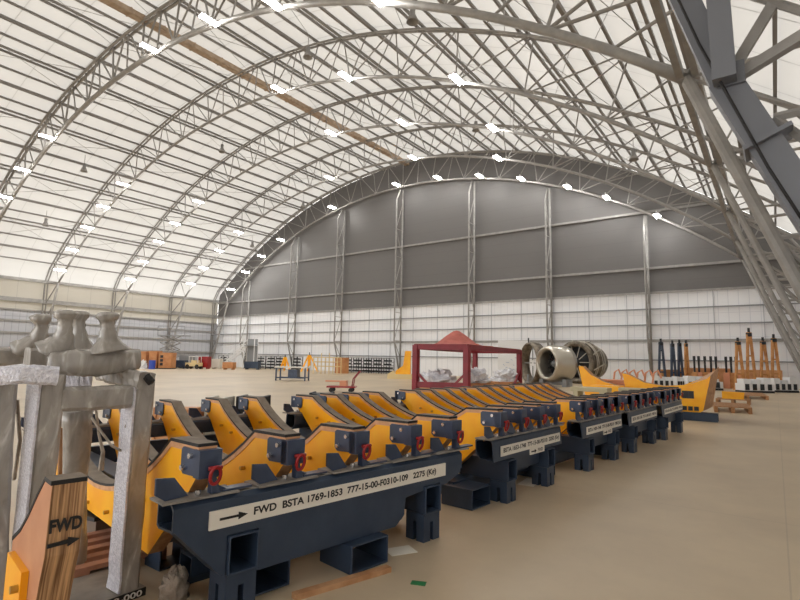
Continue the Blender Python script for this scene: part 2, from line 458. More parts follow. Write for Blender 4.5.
# lattice columns on the end wall
CX = [-55.77, -46.69, -39.11, -30.86, -22.41, -15.08, -7.51]
names = ['first', 'second', 'third', 'fourth', 'fifth', 'sixth', 'seventh']
for i, x in enumerate(CX):
    t = thing('lattice_column', 'tall pale lattice column on the end wall, %s from the left corner' % names[i], 'column', (x, 0, 0), 0, 'lattice columns on the end wall')
    zt = zi(x-X0) - .15; ya, yb = YB-.28, YB-1.35
    m = MB(); m.tube([(0, ya, 0), (0, ya, zt)], .09, 8); m.build('chord', STEEL, t, smooth=True)
    m = MB(); m.tube([(0, ya-.1, .02), (0, yb, 3.3), (0, yb, zt-1.3), (0, YB-.75, zt-.1)], .08, 8); m.build('chord', STEEL, t, smooth=True)
    m = MB(); n = max(2, int((zt-3.3)/3.0)); z0 = 3.3
    for j in range(n):
        za, zb = z0 + (zt-1.5-z0)*j/n, z0 + (zt-1.5-z0)*(j+1)/n
        m.tube([(0, ya if j % 2 else yb, za), (0, yb if j % 2 else ya, zb)], .04, 5); m.tube([(0, ya, za), (0, yb, za)], .035, 5)
    m.tube([(0, ya, 1.6), (0, yb, 3.3)], .04, 5)
    m.build('lacing', STEEL, t)

# lamps: twin white tubes slung under the trusses, and dark bell lamps
GLOW = bpy.data.materials.new('lamp_tube'); GLOW.use_nodes = True
GLOW.node_tree.nodes['Principled BSDF'].inputs['Emission Color'].default_value = (1, .98, .94, 1)
GLOW.node_tree.nodes['Principled BSDF'].inputs['Emission Strength'].default_value = 140.0
ordn = ['first', 'second', 'third', 'fourth', 'fifth', 'sixth', 'seventh', 'eighth', 'ninth', 'tenth', 'eleventh', 'twelfth']
tname = ['end-wall truss', 'second truss from the end wall', 'third truss from the end wall', 'fourth truss from the end wall', 'fifth truss from the end wall']
lamp0 = None
rows = [[-27, -24, -21, -17.5, -9, 0, 5, 9.5, 13.5, 17.5, 20.5, 24], [-27, -24.5, -21.5, -18, -4, 6, 14], [-27.5, -25, -22, -19, -15, 3, 10, 17], [-27.5, -25, -22, -19, -15.5, 5, 11, 18.5], [-20.5, -17, -12.5, 2, 8, 13, 19]]
for k, row in enumerate(rows):
    for j, d in enumerate(row):
        y = YS[k] - (1.9 if k == 0 else .55); loc = (X0+d, y, zi(d)-.12)
        lab = 'white twin-tube strip lamp, %s from the left on the %s' % (ordn[j], tname[k])
        if lamp0 is None:
            lamp0 = thing('strip_lamp', lab, 'lamp', loc, 0, 'strip lamps under the trusses')
            m = MB(); m.box(-.2, .2, -.5, .5, .02, .09); m.box(-.03, .03, -.3, -.2, .09, .3); m.box(-.03, .03, .5, .6, .09, .3); m.build('housing', WHITE, lamp0)
            for sx in (-.11, .11):
                m = MB(); m.tube([(sx, -.48, -.03), (sx, .48, -.03)], .04, 8); m.build('lamp_tube', GLOW, lamp0, smooth=True)
        else: copy_tree(lamp0, None, loc, 0, lab)
bell0 = None
for j, (k, d, lab) in enumerate([(3, 8.0, 'under the ridge purlins ahead'), (3, -17.5, 'left of the fifth truss'), (3, -25, 'low on the left roof slope'), (3, 17.5, 'right of the brown ridge beam'),
                                 (2, -9, 'above the left half of the hall'), (1, 13, 'near the top of the grey gable'), (0, -13, 'against the left part of the grey gable'), (0, -22, 'low at the left end of the grey gable'), (1, 24, 'near the right end of the grey gable')]):
    loc = (X0+d, YS[k]+(-2.2 if k else -2.6) if k != 3 else YS[k]-3.0 + (2.2 if j == 0 else 0), zo(d)-1.35)
    lab = 'grey bell-shaped high-bay lamp hanging ' + lab
    if bell0 is None:
        bell0 = thing('bell_lamp', lab, 'lamp', loc, 0, 'bell lamps')
        m = MB(); m.lathe([(.05, .75), (.13, .72), (.13, .35), (.17, .33), (.3, .0), (.28, .0), (.16, .3), (0.001, .32)], Matrix.Identity(4), 16); m.build('shade', STEEL, bell0, smooth=True)
        m = MB(); m.tube([(0, 0, .74), (0, 0, 1.5)], .02, 6); m.build('rod', STEEL, bell0)
    else: copy_tree(bell0, None, loc, 0, lab)
exec_order = None

# ---------------------------------------------------------------- cradles with saddle boards
RS = 2.46
def board_parts(tm):
    """one padded saddle board in local space: x = -t (t runs away from the aisle), y = thickness, z up"""
    tc_ = tm/2; fl = .42
    zb = .93 - (RS - math.sqrt(RS*RS - (tc_-fl)**2))
    arc_ = [(fl + (tm-2*fl)*i/20) for i in range(21)]
    za = lambda t: zb + RS - math.sqrt(RS*RS - (t-tc_)**2)
    lift = lambda t: .042*max(0, 1-t/tc_)
    top = [(.03, .972)] + [(t, za(t)+lift(t)) for t in arc_] + [(tm-.05, .93)]
    outline = top + [(tm-.06, .78), (tm-.24, .64), (tm-.68, .21), (.68, .21), (.20, .64), (.05, .80)]
    yy = .05
    f = lambda e: (lambda t, z: (-t, e, z))
    m = MB(); m.prism(outline, f(-yy), f(yy), 0, 1)
    rr = random.Random(3)
    for t in (.55, .8, 1.05, 1.5, 2.0, tm-1.1, tm-.8, tm-.55):      # bolts through the painted face
        z = min(.76, za(min(max(t, fl), tm-fl)) - .12 - .1*rr.random())
        for s in (-1, 1): m.tube([(-t, s*yy, z), (-t, s*(yy+.035), z)], .015, 6, 2)
    board = m.build('saddle_board', [YEL, PLY, BRASS])
    off = lambda q: [(t, z-q) for t, z in top]
    m = MB(); n = len(top); lo = off(.036)
    for i in range(n-1):
        m.prism([top[i], top[i+1], lo[i+1], lo[i]], f(-yy-.006), f(yy+.006))
    m.build('edge_strip', STRIP, board)
    m = MB(); hi = off(-.019)
    for i in range(n-1):
        a, c, d_, e = top[i], top[i+1], hi[i+1], hi[i]
        w = .06
        vs = [Vector((-p[0], s*w, p[1])) for s in (-1, 1) for p in (a, c, d_, e)]
        m.faces(vs, [(0,1,2,3), (7,6,5,4), (0,4,5,1)], 1); m.faces(list(vs), [(3,2,6,7)], 0)
        if i in (0, n-2): m.faces(list(vs), [(0,3,7,4), (1,5,6,2)], 1)
    m.build('rubber_pad', [PAD, BLACK], board)
    for end in (0, 1):
        X = (lambda t: -t) if end == 0 else (lambda t: -(tm-t))
        m = MB()
        dz = .04 if end == 0 else 0; dt = .03 if end == 0 else 0
        for s in (-1, 1):
            m.prism([(-.03+dt, .905+dz), (-.03+dt, .77+dz), (.17+dt, .76+dz), (.20+dt, .785+dz), (.20+dt, .90+dz), (.18+dt, .915+dz), (dt, .915+dz)], lambda t, z: (X(t), s*.053, z), lambda t, z: (X(t), s*.068, z))
            for t, z in ((.05+dt, .88+dz), (.15+dt, .80+dz)):
                m.tube([(X(t), s*.068, z), (X(t), s*.092, z)], .017, 6, 1)
        xa, xb = sorted((X(-.045+dt), X(.03+dt))); m.box(xa, xb, -.068, .068, .76+dz, .918+dz)
        m.build('clamp', [NAVYB, BOLT], board)
        m = MB()
        xa, xb = sorted((X(.0), X(.19))); m.box(xa, xb, -.25, .2, .685, .697, 2)
        xa, xb = sorted((X(.03), X(.1))); m.box(xa, xb, .1, .30, .697, .709, 0)
        m.prism([(-.275, .825), (-.175, .815), (-.09, .705), (-.22, .697), (-.275, .735)], lambda y, z: (X(.02+.5*(.83-z)*0+.03), y, z), lambda y, z: (X(.065), y, z))
        m.prism([(.03, .70), (.03, .80), (.055, .80), (.09, .70)], lambda y, z: (X(.02), y, z), lambda y, z: (X(.07), y, z))
        m.prism([(.10, .70), (.06, .75), (.16, .70)], lambda y, z: (X(.05), y, z), lambda y, z: (X(.07), y, z))
        for y in (-.03, .08): m.tube([(X(.06), y, .697), (X(.06), y, .725)], .016, 6, 1)
        m.build('foot_bracket', [NAVYB, BOLT, DUST], board)
    m = MB(); ring = []
    for i in range(14):
        a = 2*PI*i/14
        ring.append((.040+.010*math.sin(a), .02+.031*math.cos(a), .815 + .05*math.sin(a)))
    m.tube(ring, .0105, 8, closed=True)
    m.tube([(.036, -.02, .857), (.036, .06, .857)], .012, 8); m.build('shackle', RED, board, smooth=True)
    return board

SIGN = lambda u0, z0, e=-.0: (lambda u, v: Vector((.0145+e, u0+u, z0+v)))
def cradle(name, label, loc, ang, hl, boards, pockets, tm, proto, sign, tab, deep, group='navy cradles in the aisle row'):
    t = thing(name, label, 'cradle', loc, -math.radians(ang), group)
    sec = [(.03, .68), (.20, .68), (.22, .66), (.22, .53), (.19, .515), (0., .47 if not deep else .53), (0., .655)]
    if not deep: sec = [(.03, .68), (.20, .68), (.22, .66), (.22, .54), (.18, .47), (0., .46), (.015, .66)]
    for end, nm in ((0, 'front_beam'), (1, 'rear_beam')):
        X = (lambda q: -q) if end == 0 else (lambda q: -(tm-q))
        m = MB(); m.hollow(sec, .012, lambda u, v, w: (X(u), w, v), -hl, hl, 0)
        if deep and end == 0:
            for gp in ([(-hl+.01, .535), (-.99, .23), (-.965, .23), (-.965, .535)], [(-.965, .535), (-.965, .45), (-.755, .45), (-.755, .535)],
                       [(-.755, .535), (-.755, .2), (.45, .2), (.54, .27), (.56, .40), (.775, .42), (.775, .535)], [(.775, .535), (.775, .45), (.985, .45), (.985, .535)], [(.985, .535), (.985, .42), (1.08, .43), (hl-.02, .50), (hl-.02, .535)]):
                m.prism(gp, lambda s, z: (X(.001), s, z), lambda s, z: (X(.2), s, z), 0)
        else:
            m.box(*sorted((X(.1), X(.17))), pockets[0], pockets[1], .27, .47, 0)
        xa, xb = sorted((X(.035), X(.205))); m.box(xa, xb, -hl+.02, hl-.02, .679, .684, 1)
        m.build(nm, [NAVY, DUST], t)
    for p in pockets:
        m = MB(); m.hollow([(p-.1, .222), (p+.1, .222), (p+.1, .445), (p-.1, .445)], .014, lambda u, v, w: (-w, u, v), -.02, tm+.02); m.build('fork_pocket', NAVY, t, bevel=.008)
        for c in (.1, tm-.1):
            m = MB()
            for i in (-1, 1):
                for j in (-1, 1):
                    m.box(-c+min(i*.018, i*.1), -c+max(i*.018, i*.1), p+min(j*.018, j*.1), p+max(j*.018, j*.1), 0, .15)
            m.box(-c-.1, -c+.1, p-.1, p+.1, .15, .222); m.build('leg', NAVY, t)
    for c in (.5, tm-.5):
        m = MB(); m.hollow([(c-.09, .10), (c-.05, .045), (c+.05, .045), (c+.09, .10), (c+.09, .222), (c-.09, .222)], .012, lambda u, v, w: (-u, w, v), -.98, .98); m.build('lower_tube', NAVY, t)
    for s in boards:
        bd = copy_tree(proto, t, (0, s, 0), 0)
    w = 2.13 if deep else hl*2-.22
    y0 = -w/2 - (.02 if deep else -.03)
    e = -.012 if not deep else 0
    m = MB(); m.prism([(y0, .503), (y0, .607), (y0+w, .607), (y0+w, .503)], lambda s, z: (.0+e*0, s, z), lambda s, z: (.012, s, z), 0)
    if tab: m.box(0, .012, -.05, .32, .435, .503, 0)
    sp = m.build('sign_plate', PLATE, t)
    text(sign, w-.41 if deep else w-.08, .062, lambda u, v: Vector((.0135, y0 + (.28 if deep else .04) + u, .524+v)), 'lettering', INK, sp, .032)
    m = MB()
    ar = lambda a, z, L: ([(a, z-.007), (a+L*.66, z-.007), (a+L*.66, z-.022), (a+L, z), (a+L*.66, z+.022), (a+L*.66, z+.007), (a, z+.007)])
    if deep: m.prism(ar(y0+.06, .555, .18), lambda s, z: (.0125, s, z), lambda s, z: (.0145, s, z))
    else: m.prism(ar(-.03, .468, .13), lambda s, z: (.0125, s, z), lambda s, z: (.0145, s, z))
    m.build('arrow', INK, sp)
    if tab: text('FWD', .13, .04, lambda u, v: Vector((.0135, .14+u, .45+v)), 'lettering', INK, sp)
    return t

pA = board_parts(3.75); pB = board_parts(3.45)
A1 = math.radians(8)
O1 = (-2.40 - .86*math.sin(A1), 3.75 - .86*math.cos(A1), 0)
cradle('saddle_cradle', 'navy cradle closest to the camera, plate reading FWD BSTA 1769-1853, five yellow boards', O1, 8., 1.29, [-1.1, -.515, .07, .66, 1.2], (-.86, .88), 3.75, pA,
       'FWD  BSTA 1769-1853  777-15-00-F0310-109   2275 (Kg)', False, True)
A4 = math.radians(4)
def along(p, a, s): return (p[0]+s*math.sin(math.radians(a)), p[1]+s*math.cos(math.radians(a)), 0)
cradle('saddle_cradle', 'second navy cradle along the row, arrow tab under its plate', along((-2.35, 5.41), 4, .37), 4., .86, [-.67, -.2, .27, .74], (-.49, .51), 3.45, pB,
       'BSTA 1653-1748  777-15-00-F0310  2050 (Kg)', True, False)
cradle('saddle_cradle', 'third navy cradle along the row, in the middle of the five', along((-2.16, 7.39), 4, .68), 4., .86, [-.66, -.2, .27, .74], (-.56, .54), 3.45, pB,
       'BSTA 1409-1548  777-15-00-F0310  1980 (Kg)', True, False)
cradle('saddle_cradle', 'fourth navy cradle along the row, next to the last', along((-1.99, 9.45), 3, .68), 3., .95, [-.7, -.22, .26, .74], (-.62, .7), 3.45, pB,
       'BSTA 1035-1350  777-15-00-F0310  1980 (Kg)', False, False)
cradle('saddle_cradle', 'farthest navy cradle of the row, beside the big yellow block', along((-1.82, 11.5), 3, .68), 3., .95, [-.7, -.22, .26, .74], (-.68, .78), 3.45, pB,
       'BSTA 655-1035  777-15-00-F0310  1980 (Kg)', False, False)
for p in (pA, pB):
    for c in list(p.children): bpy.data.objects.remove(c)
    bpy.data.objects.remove(p)

# short box risers on the floor under and beside the cradles
def riser(label, loc, rz, w=.36, L=.36, h=.2):
    m = MB(); m.hollow([(-w/2, 0), (w/2, 0), (w/2, h), (-w/2, h)], .014, lambda u, v, q: (-q, u, v), 0, L)
    return tag(m.build('box_riser', NAVY, bevel=.006, loc=loc, rz=rz), label, 'riser', 'short open box risers on the floor')
a8 = -A1
riser('open navy box riser under the middle of the nearest cradle', (-2.425, 3.0, 0), a8, .36, .36, .195)
riser('open navy box riser behind the near leg of the nearest cradle', (-2.70, 2.29, 0), a8, .36, .36, .195)
riser('open navy box riser at the front corner of the second cradle', (-2.515, 4.905, 0), -A4, .36, .38, .2)
riser('open navy box riser between the second and third cradles', (-2.46, 6.72, 0), -A4, .36, .38, .2)
riser('open navy box riser between the third and fourth cradles', (-2.3, 9.0, 0), -A4, .36, .38, .2)
riser('navy box riser under the left end of the nearest cradle', (-3.53, 2.15, 0), 0, .22, .2, .19)

# ---------------------------------------------------------------- bare board with FWD at the left edge
tb = thing('bare_saddle_board', 'bare plywood saddle board end stencilled FWD with an arrow, at the left edge', 'board', (-2.555, 1.03, 0), -math.radians(8))
prof = [(0, .925), (.12, .925), (.24, .83), (.38, .71), (.52, .61), (.68, .53), (.68, .0), (.22, .0), (.06, .52), (.02, .62)]
m = MB(); yy = .066
f = lambda e: (lambda t, z: (-t, e, z))
m.prism(prof, f(-yy), f(yy), 0, 1); m.build('plywood_body', [FACEW, LAM], tb)
tops = prof[:6]
m = MB()
for p, q in zip(tops, tops[1:]):
    vs = [Vector((-a[0], s*(yy+.004), a[1]+h)) for s in (-1, 1) for a, h in ((p, 0), (q, 0), (q, .02), (p, .02))]
    m.faces(vs, [(0,1,2,3), (7,6,5,4), (0,4,5,1), (0,3,7,4), (1,5,6,2)], 1); m.faces(list(vs), [(3,2,6,7)], 0)
m.build('rubber_pad', [PAD, BLACK], tb)
text('FWD', .124, .058, lambda u, v: Vector((-.001, -.061+u, .722+v)), 'stencil_lettering', INK, tb, .045)
m = MB(); m.prism([(-.062, .662), (.015, .667), (.015, .654), (.06, .678), (.015, .692), (.015, .682), (-.062, .677)], lambda y, z: (-.012, y, z), lambda y, z: (-.002, y, z)); m.build('stencil_arrow', INK, tb)
m = MB(); m.box(-.6, -.26, -yy-.03, -yy-.001, .1, .50, 0); m.tube([(-.30, -yy-.03, .42), (-.30, -yy-.06, .42)], .018, 8, 1); m.build('yellow_side_plate', [YEL, BRASS], tb)

# ---------------------------------------------------------------- film-wrapped fixture
def lumpy(m, pts, ws, hs, seg=9, amp=.012, seed=1, k=None, side=(0, 1, 0)):
    """rounded-rectangular wrapped member along pts"""
    q = random.Random(seed); pts = [Vector(p) for p in pts]; rings = []
    tot = len(pts)-1
    for i in range(tot*seg+1):
        a = min(i//seg, tot-1); f_ = (i - a*seg)/seg
        p = pts[a].lerp(pts[a+1], f_); w = ws[a]+(ws[a+1]-ws[a])*f_; h = hs[a]+(hs[a+1]-hs[a])*f_
        d = (pts[a+1]-pts[a]).normalized(); s = Vector(side); s = (s - d*s.dot(d)).normalized(); u = d.cross(s)
        rg = []
        for cx, cy in ((1, -.7), (1, 0), (1, .7), (.7, 1), (0, 1), (-.7, 1), (-1, .7), (-1, 0), (-1, -.7), (-.7, -1), (0, -1), (.7, -1)):
            rg.append(p + s*(cx*w/2 + (q.random()-.5)*2*amp) + u*(cy*h/2 + (q.random()-.5)*2*amp) + d*(q.random()-.5)*amp)
        rings.append(rg)
    n = 12; vs = [v for g in rings for v in g]
    fs = [(i*n+j, i*n+(j+1) % n, (i+1)*n+(j+1) % n, (i+1)*n+j) for i in range(len(rings)-1) for j in range(n)]
    fs += [tuple(reversed(range(n))), tuple((len(rings)-1)*n+j for j in range(n))]
    m.faces(vs, fs, k)
TWO = Vector((-3.4, 1.35, 0))
tw = thing('wrapped_fixture', 'tall steel fixture wrapped in creased plastic film, standing at the left', 'fixture', TWO)
def W(px, py, d):     # a point of the fixture measured in the view at distance d
    return Vector((0, 0, H)) + (fwd + rt*(px-400)/F - up*(py-300)/F)*d - TWO
FY = Vector((0, 1, 0)); UPZ = Vector((0, 0, 1))
def member(name, pts, w, h, seed, side, amp=.003, seg=6, mt=None, smooth=False):
    n = len(pts); m = MB()
    lumpy(m, pts, w if isinstance(w, list) else [w]*n, h if isinstance(h, list) else [h]*n, seg=seg, amp=amp, seed=seed, side=side)
    return m.build(name, mt or WRAP, tw, smooth=smooth)
P1, P2 = Vector((-3.345, 1.715, 0)) - TWO, Vector((-3.345, 1.19, 0)) - TWO
for nm, p, top, sd in (('near', P2, 1.375, 3), ('far', P1, 1.375, 2)):
    member('post', [p+UPZ*.05, p+UPZ*.7, p+UPZ*top], [.128, .13, .145], [.128, .13, .145], sd, FY)
    m = MB(); q = random.Random(sd); vs = []; zz = [.06 + (top-.06)*i/16 for i in range(17)]
    for z in zz:
        f_ = .072 + .012*max(0, (z-1.0)) + (.05*max(0, z-1.1) if nm == 'near' else 0); yy_ = -.069 - .006*q.random()
        vs += [p + Vector((-f_-.01*q.random(), yy_, z)), p + Vector((f_, yy_, z)), p + Vector((-f_, yy_+.012, z)), p + Vector((f_, yy_+.012, z))]
    fs = []
    for i in range(16):
        a, c = 4*i, 4*i+4
        fs += [(a, a+1, c+1, c), (a+2, c+2, c+3, a+3), (a, c, c+2, a+2), (a+1, a+3, c+3, c+1)]
    m.faces(vs, fs); m.build('bubble_wrap_sheet', BUBBLE, tw)
member('crossbeam', [P2+Vector((0, .03, 1.235)), P2+Vector((0, .25, 1.23)), P1+Vector((0, .06, 1.235))], .14, .13, 4, UPZ)
member('post', [W(74, 575, 3.5), W(74, 480, 3.5), W(76, 410, 3.5)], [.13, .14, .18], [.13, .13, .17], 5, FY, .006, smooth=True)
member('post', [W(-8, 600, 2.75), W(-6, 480, 2.75), W(-2, 385, 2.8)], [.12, .13, .15], [.12, .13, .15], 51, FY)
member('top_beam', [W(27, 357.5, 3.15), W(80, 357.5, 3.38), W(137, 357.5, 3.65)], .12, .12, 6, UPZ, .002)
member('top_beam', [W(-30, 357, 3.3), W(10, 357, 3.46), W(50, 357, 3.64)], .12, .12, 61, UPZ, .002)
member('wrapped_log', [W(48, 362, 3.02), W(72, 363, 3.1), W(98, 363, 3.2), W(136, 360, 3.4)], [.11, .155, .165, .12], [.11, .155, .165, .12], 7, UPZ, .006, smooth=True)
member('tie_beam', [W(-25, 378, 2.7), W(20, 374, 2.75), W(58, 376, 2.85)], .10, .12, 8, UPZ, .005, mt=BUBBLE)
member('tie_beam', [W(104, 372, 3.6), W(120, 376, 3.4), W(146, 381, 3.24)], .11, .11, 9, UPZ, .006)
for i, (px, d, py, dx) in enumerate(((41, 3.5, 315, -26), (65, 3.1, 311, -18), (79, 3.5, 312, -2), (107.5, 3.2, 313, 3))):
    member('wrapped_lug', [W(px+dx*.5, 352, d), W(px+dx*.28, 346, d), W(px+dx*.08, 338, d), W(px, 328, d), W(px, py+9, d), W(px, py+6, d), W(px, py+2, d), W(px, py-1, d)],
           [.23, .17, .10, .07, .068, .10, .115, .07], [.15, .12, .085, .065, .065, .09, .10, .06], 20+i, FY, .004, 3, smooth=True)
member('black_tape_patch', [W(146, 376, 3.22), W(152, 383, 3.22)], .03, .05, 41, FY, .003, mt=BLACK)
member('wrapped_drum', [W(66, 381, 3.3), W(78, 380, 3.32), W(92, 380, 3.36)], .13, .14, 31, UPZ, .006, mt=BUBBLE)
member('timber_strut', [W(60, 560, 3.2), W(60, 480, 3.2), W(60, 428, 3.2)], .022, .02, 11, FY, .001, 2, WOOD)
m = MB(); B = lambda x0, x1, y0, y1, z0, z1, k: m.box(x0-TWO.x, x1-TWO.x, y0-TWO.y, y1-TWO.y, z0, z1, k)
B(-3.9, -3.27, 1.25, 1.81, 0, .05, 0); B(-3.27, -3.266, 1.25, 1.81, 0, .049, 1); bp_ = m.build('base_beam', [DUST, BLACK], tw)
text('18-000', .2, .036, lambda u, v: Vector((-3.2645-TWO.x, 1.585-TWO.y+u, .007+v)), 'lettering', WHITEINK, bp_)
m = MB(); m.tube([W(92, 418, 3.3), W(100, 430, 3.25), W(112, 446, 3.2), W(124, 452, 3.25)], .008, 6); m.build('strap_tail', BAG, tw)
m = MB(); m.tube([W(96, 410, 3.3), W(99, 435, 3.3), W(103, 452, 3.3), W(101, 470, 3.3)], [.008, .008, .012, .018], 6); m.build('strap_tail', BAG, tw)
m = MB(); m.tube([W(17, 400, 2.9), W(20, 440, 2.9), W(14, 480, 2.9)], .01, 6); m.build('strap_tail', BAG, tw)

# floor clutter near the fixture
m = MB(); m.sack((0, 0, 0), .085, .085, .17, .16, 5); tag(m.build('plastic_sack', BAG, loc=(-3.10, 1.90, 0), smooth=True), 'crumpled beige plastic sack on the floor beside the wrapped post', 'sack')
def pallet(label, loc, rz, w, l, h, n=6, mt=WOOD, group='timber pallets'):
    t = thing('pallet', label, 'pallet', loc, rz, group)
    for i in range(n):
        y = -l/2 + (l-.1)*i/(n-1); m = MB(); m.box(-w/2, w/2, y, y+.1*l/1.0, h-.03, h); m.build('slat', mt, t)
    for x in (-w/2, -.05, w/2-.1):
        m = MB(); m.box(x, x+.1, -l/2, l/2, 0, h-.03); m.build('bearer', mt, t)
    return t
pallet('low timber pallet of spaced slats behind the bare FWD board', (-4.08, 1.92, 0), 1.45, .6, .75, .1, 5, mat('pinkish_timber', (176, 128, 104), .7, noise=(150, 104, 82), nscale=6))
m = MB(); m.box(-.22, .22, -.16, .16, 0, .16, 0); m.box(-.25, .25, -.2, .2, .16, .19, 1)
tag(m.build('open_crate', [mat('weathered_plank', (120, 104, 92), .8), DARK], loc=(-4.75, 2.15, 0), rz=.2), 'weathered grey crate on the floor behind the slatted pallet', 'crate')
m = MB(); m.box(-.37, .37, -.03, .03, 0, .035); tag(m.build('timber_strip', WOOD, loc=(-2.40, 2.70, 0), rz=1.297), 'loose timber strip on the floor in front of the nearest cradle', 'timber')
m = MB(); m.box(-.08, .08, -.11, .11, 0, .003); tag(m.build('paper_sheet', PAPER, loc=(-2.46, 3.42, 0), rz=-.5), 'white paper sheet lying under the nearest cradle', 'paper')
m = MB(); m.box(-.1, .1, -.2, .2, 0, .003); tag(m.build('paper_sheet', PAPER, loc=(-2.55, 6.28, 0), rz=.1), 'white paper sheet lying under the second cradle', 'paper')

m = MB(); m.box(-.05, .05, -.03, .03, 0, .004); tag(m.build('wrapper', mat('green_film', (40, 120, 70), .4), loc=(-2.02, 3.02, 0), rz=.4), 'small green wrapper on the bare floor in front of the nearest cradle', 'wrapper')
for px, d, w_, h_, mt, lab in ((187, 7.7, .62, .72, BOARDW, 'low timber crate behind the far ends of the nearest boards'), (258, 8.2, .42, .86, DARK, 'dark grey bin behind the far ends of the nearest boards'), (325, 9.6, .40, .84, DARK, 'dark grey bin behind the second cradle, near the red hand cart'), (225, 7.9, .3, .86, PAPER, 'pale board leaning upright behind the far ends of the nearest boards')):
    m = MB(); m.box(-w_/2, w_/2, -.2 if mt is not PAPER else -.02, .2 if mt is not PAPER else .02, .06, h_)
    m.box(-w_/2, -w_/2+.05, -.22, .22, 0, h_+.02); m.box(w_/2-.05, w_/2, -.22, .22, 0, h_+.02)
    nm = 'timber_crate' if mt is BOARDW else 'storage_bin' if mt is DARK else 'pale_board'
    tag(m.build(nm, mt, loc=at(px, d), rz=.6, bevel=.01), lab, nm.split('_')[1])

# ---------------------------------------------------------------- red frame with a cone-shaped cover
c0, c1, c2, c3 = Vector((-13.55, 19.8, 0)), Vector((-11.25, 20.5, 0)), Vector((-12.75, 29.9, 0)), Vector((-15.85, 30.0, 0))
t = thing('steel_gantry', 'large maroon steel frame on four legs, cone-shaped cover on top', 'frame', c0)
q = [c - c0 for c in (c0, c1, c2, c3)]
Z = Vector((0, 0, 1))
for p in q:
    m = MB(); m.bar(p, p + Z*2.16, .26); m.build('leg', MAROON, t)
for a, c in ((0, 1), (1, 2), (2, 3), (3, 0)):
    m = MB(); m.bar(q[a]+Z*2.08, q[c]+Z*2.08, .22, .26); m.build('top_rail', MAROON, t)
m = MB(); m.bar(q[0]+Z*.34, q[1]+Z*.34, .2, .26); m.build('bottom_rail', MAROON, t)
for a, c in ((0, 1), (1, 0)):
    dv = (q[c]-q[a]).normalized(); m = MB(); m.bar(q[a]+Z*.95, q[a]+dv*.55+Z*.4, .1); m.build('corner_brace', MAROON, t)
dv = (q[1]-q[2]).normalized(); m = MB(); m.bar(q[2]+Z*.9, q[2]+dv*1.2+Z*.15, .12); m.build('corner_brace', MAROON, t)
cc = at(457, 26.5) - c0
m = MB(); m.lathe([(.001, 3.02), (.16, 2.98), (.55, 2.72), (1.0, 2.36), (1.4, 2.23), (1.9, 2.21), (1.9, 2.17), (.001, 2.17)], Matrix.Translation((cc.x, cc.y, 0)), 28); m.build('cone_cover', CONE, t, smooth=True)
for i, (px, d, rx, ry, h, lab) in enumerate(((439, 26.5, .95, 1.0, .75, 'heap of white foil-wrapped parcels seen through the front of the maroon frame'),
                                             (477, 29.0, .7, .8, .8, 'heap of silvery foil-wrapped parcels beside the maroon frame, nearer one'), (505, 31.5, .75, .8, .75, 'heap of silvery foil-wrapped parcels by the right leg of the maroon frame'))):
    p = at(px, d); m = MB(); m.box(-rx, rx, -ry, ry, 0, .25, 1); m.sack((0, 0, .25), rx, ry, h-.1, .3, 31+i, 0, 18, 10)
    tag(m.build('foil_bundle', [FOIL, BOARDW], loc=p), lab, 'bundle', 'foil bundles')

# white board on the wall
p = at(514, 40.5)
t = thing('display_board', 'tall white board with faint blue sketch lines by the end wall', 'board', (p.x, p.y, 0), .15)
m = MB(); m.box(-1.25, 1.25, -.04, .04, .5, 3.1); m.build('panel', WHITE, t)
m = MB()
for i in range(9):
    x = -.9 + R.random()*1.6; z = .8 + R.random()*1.0
    m.bar((x, -.045, z), (x+.25*R.random()+.1, -.045, z+.3*(R.random()-.5)), .03, .01, up=(0, 1, 0))
m.build('sketch_lines', mat('blue_marker', (120, 150, 185), .6), t)
for x in (-1.15, 1.2):
    m = MB(); m.box(x-.05, x+.05, -.09, -.04, 0, 3.3 if x > 0 else .5); m.build('post', DARK, t)

# ---------------------------------------------------------------- engine parts
view = math.atan2(-fwd.x, fwd.y)
def axisM(p, z, az):     # lathe axis along horizontal heading az (0 = +y)
    return Matrix.Translation((p.x, p.y, z)) @ Matrix.Rotation(-az, 4, 'Z') @ Matrix.Rotation(-PI/2, 4, 'X')
p = at(555, 31.5)
t = thing('engine_cowl', 'polished round engine inlet cowl with a dark mouth and cone, behind the yellow boards', 'engine part')
Ma = axisM(p, 1.38, PI + .55) @ Matrix.Scale(.86, 4)
m = MB(); m.lathe([(.9, -.2), (.92, .55), (1.0, .78), (1.1, .82), (1.2, .75), (1.3, .3), (1.28, -.6), (1.22, -.95), (1.15, -.95), (.9, -.2)], Ma, 32); m.build('inlet_ring', ALU, t, smooth=True)
m = MB(); m.lathe([(.001, .35), (.2, .15), (.4, -.18), (.001, -.2)], Ma, 20); m.build('spinner', GREYM, t, smooth=True)
m = MB(); m.lathe([(.001, -.22), (.98, -.22), (.98, -.3), (.001, -.3)], Ma, 24)
for i in range(18):
    a = 2*PI*i/18; u = Ma.to_3x3() @ Vector((math.cos(a), math.sin(a), 0)); o_ = Ma @ Vector((0, 0, -.16))
    m.bar(o_ + u*.35, o_ + u*.9, .16, .02, 0)
m.build('fan', DARK, t)
m = MB()
for s in (-.7, .7): m.box(p.x+s-.12, p.x+s+.12, p.y-.5, p.y+.7, 0, .45)
m.box(p.x-.9, p.x+.9, p.y-.1, p.y+.3, .1, .3); m.build('stand', GREYM, t)
p = at(533, 35.2)
t = thing('engine_ring', 'open metal engine ring standing left of the polished inlet cowl', 'engine part')
Mb = axisM(p, 1.38, PI+.75)
m = MB(); m.lathe([(1.28, -.35), (1.38, -.35), (1.42, 0), (1.38, .35), (1.28, .35), (1.24, 0), (1.28, -.35)], Mb, 36); m.build('ring', BRONZE, t, smooth=True)
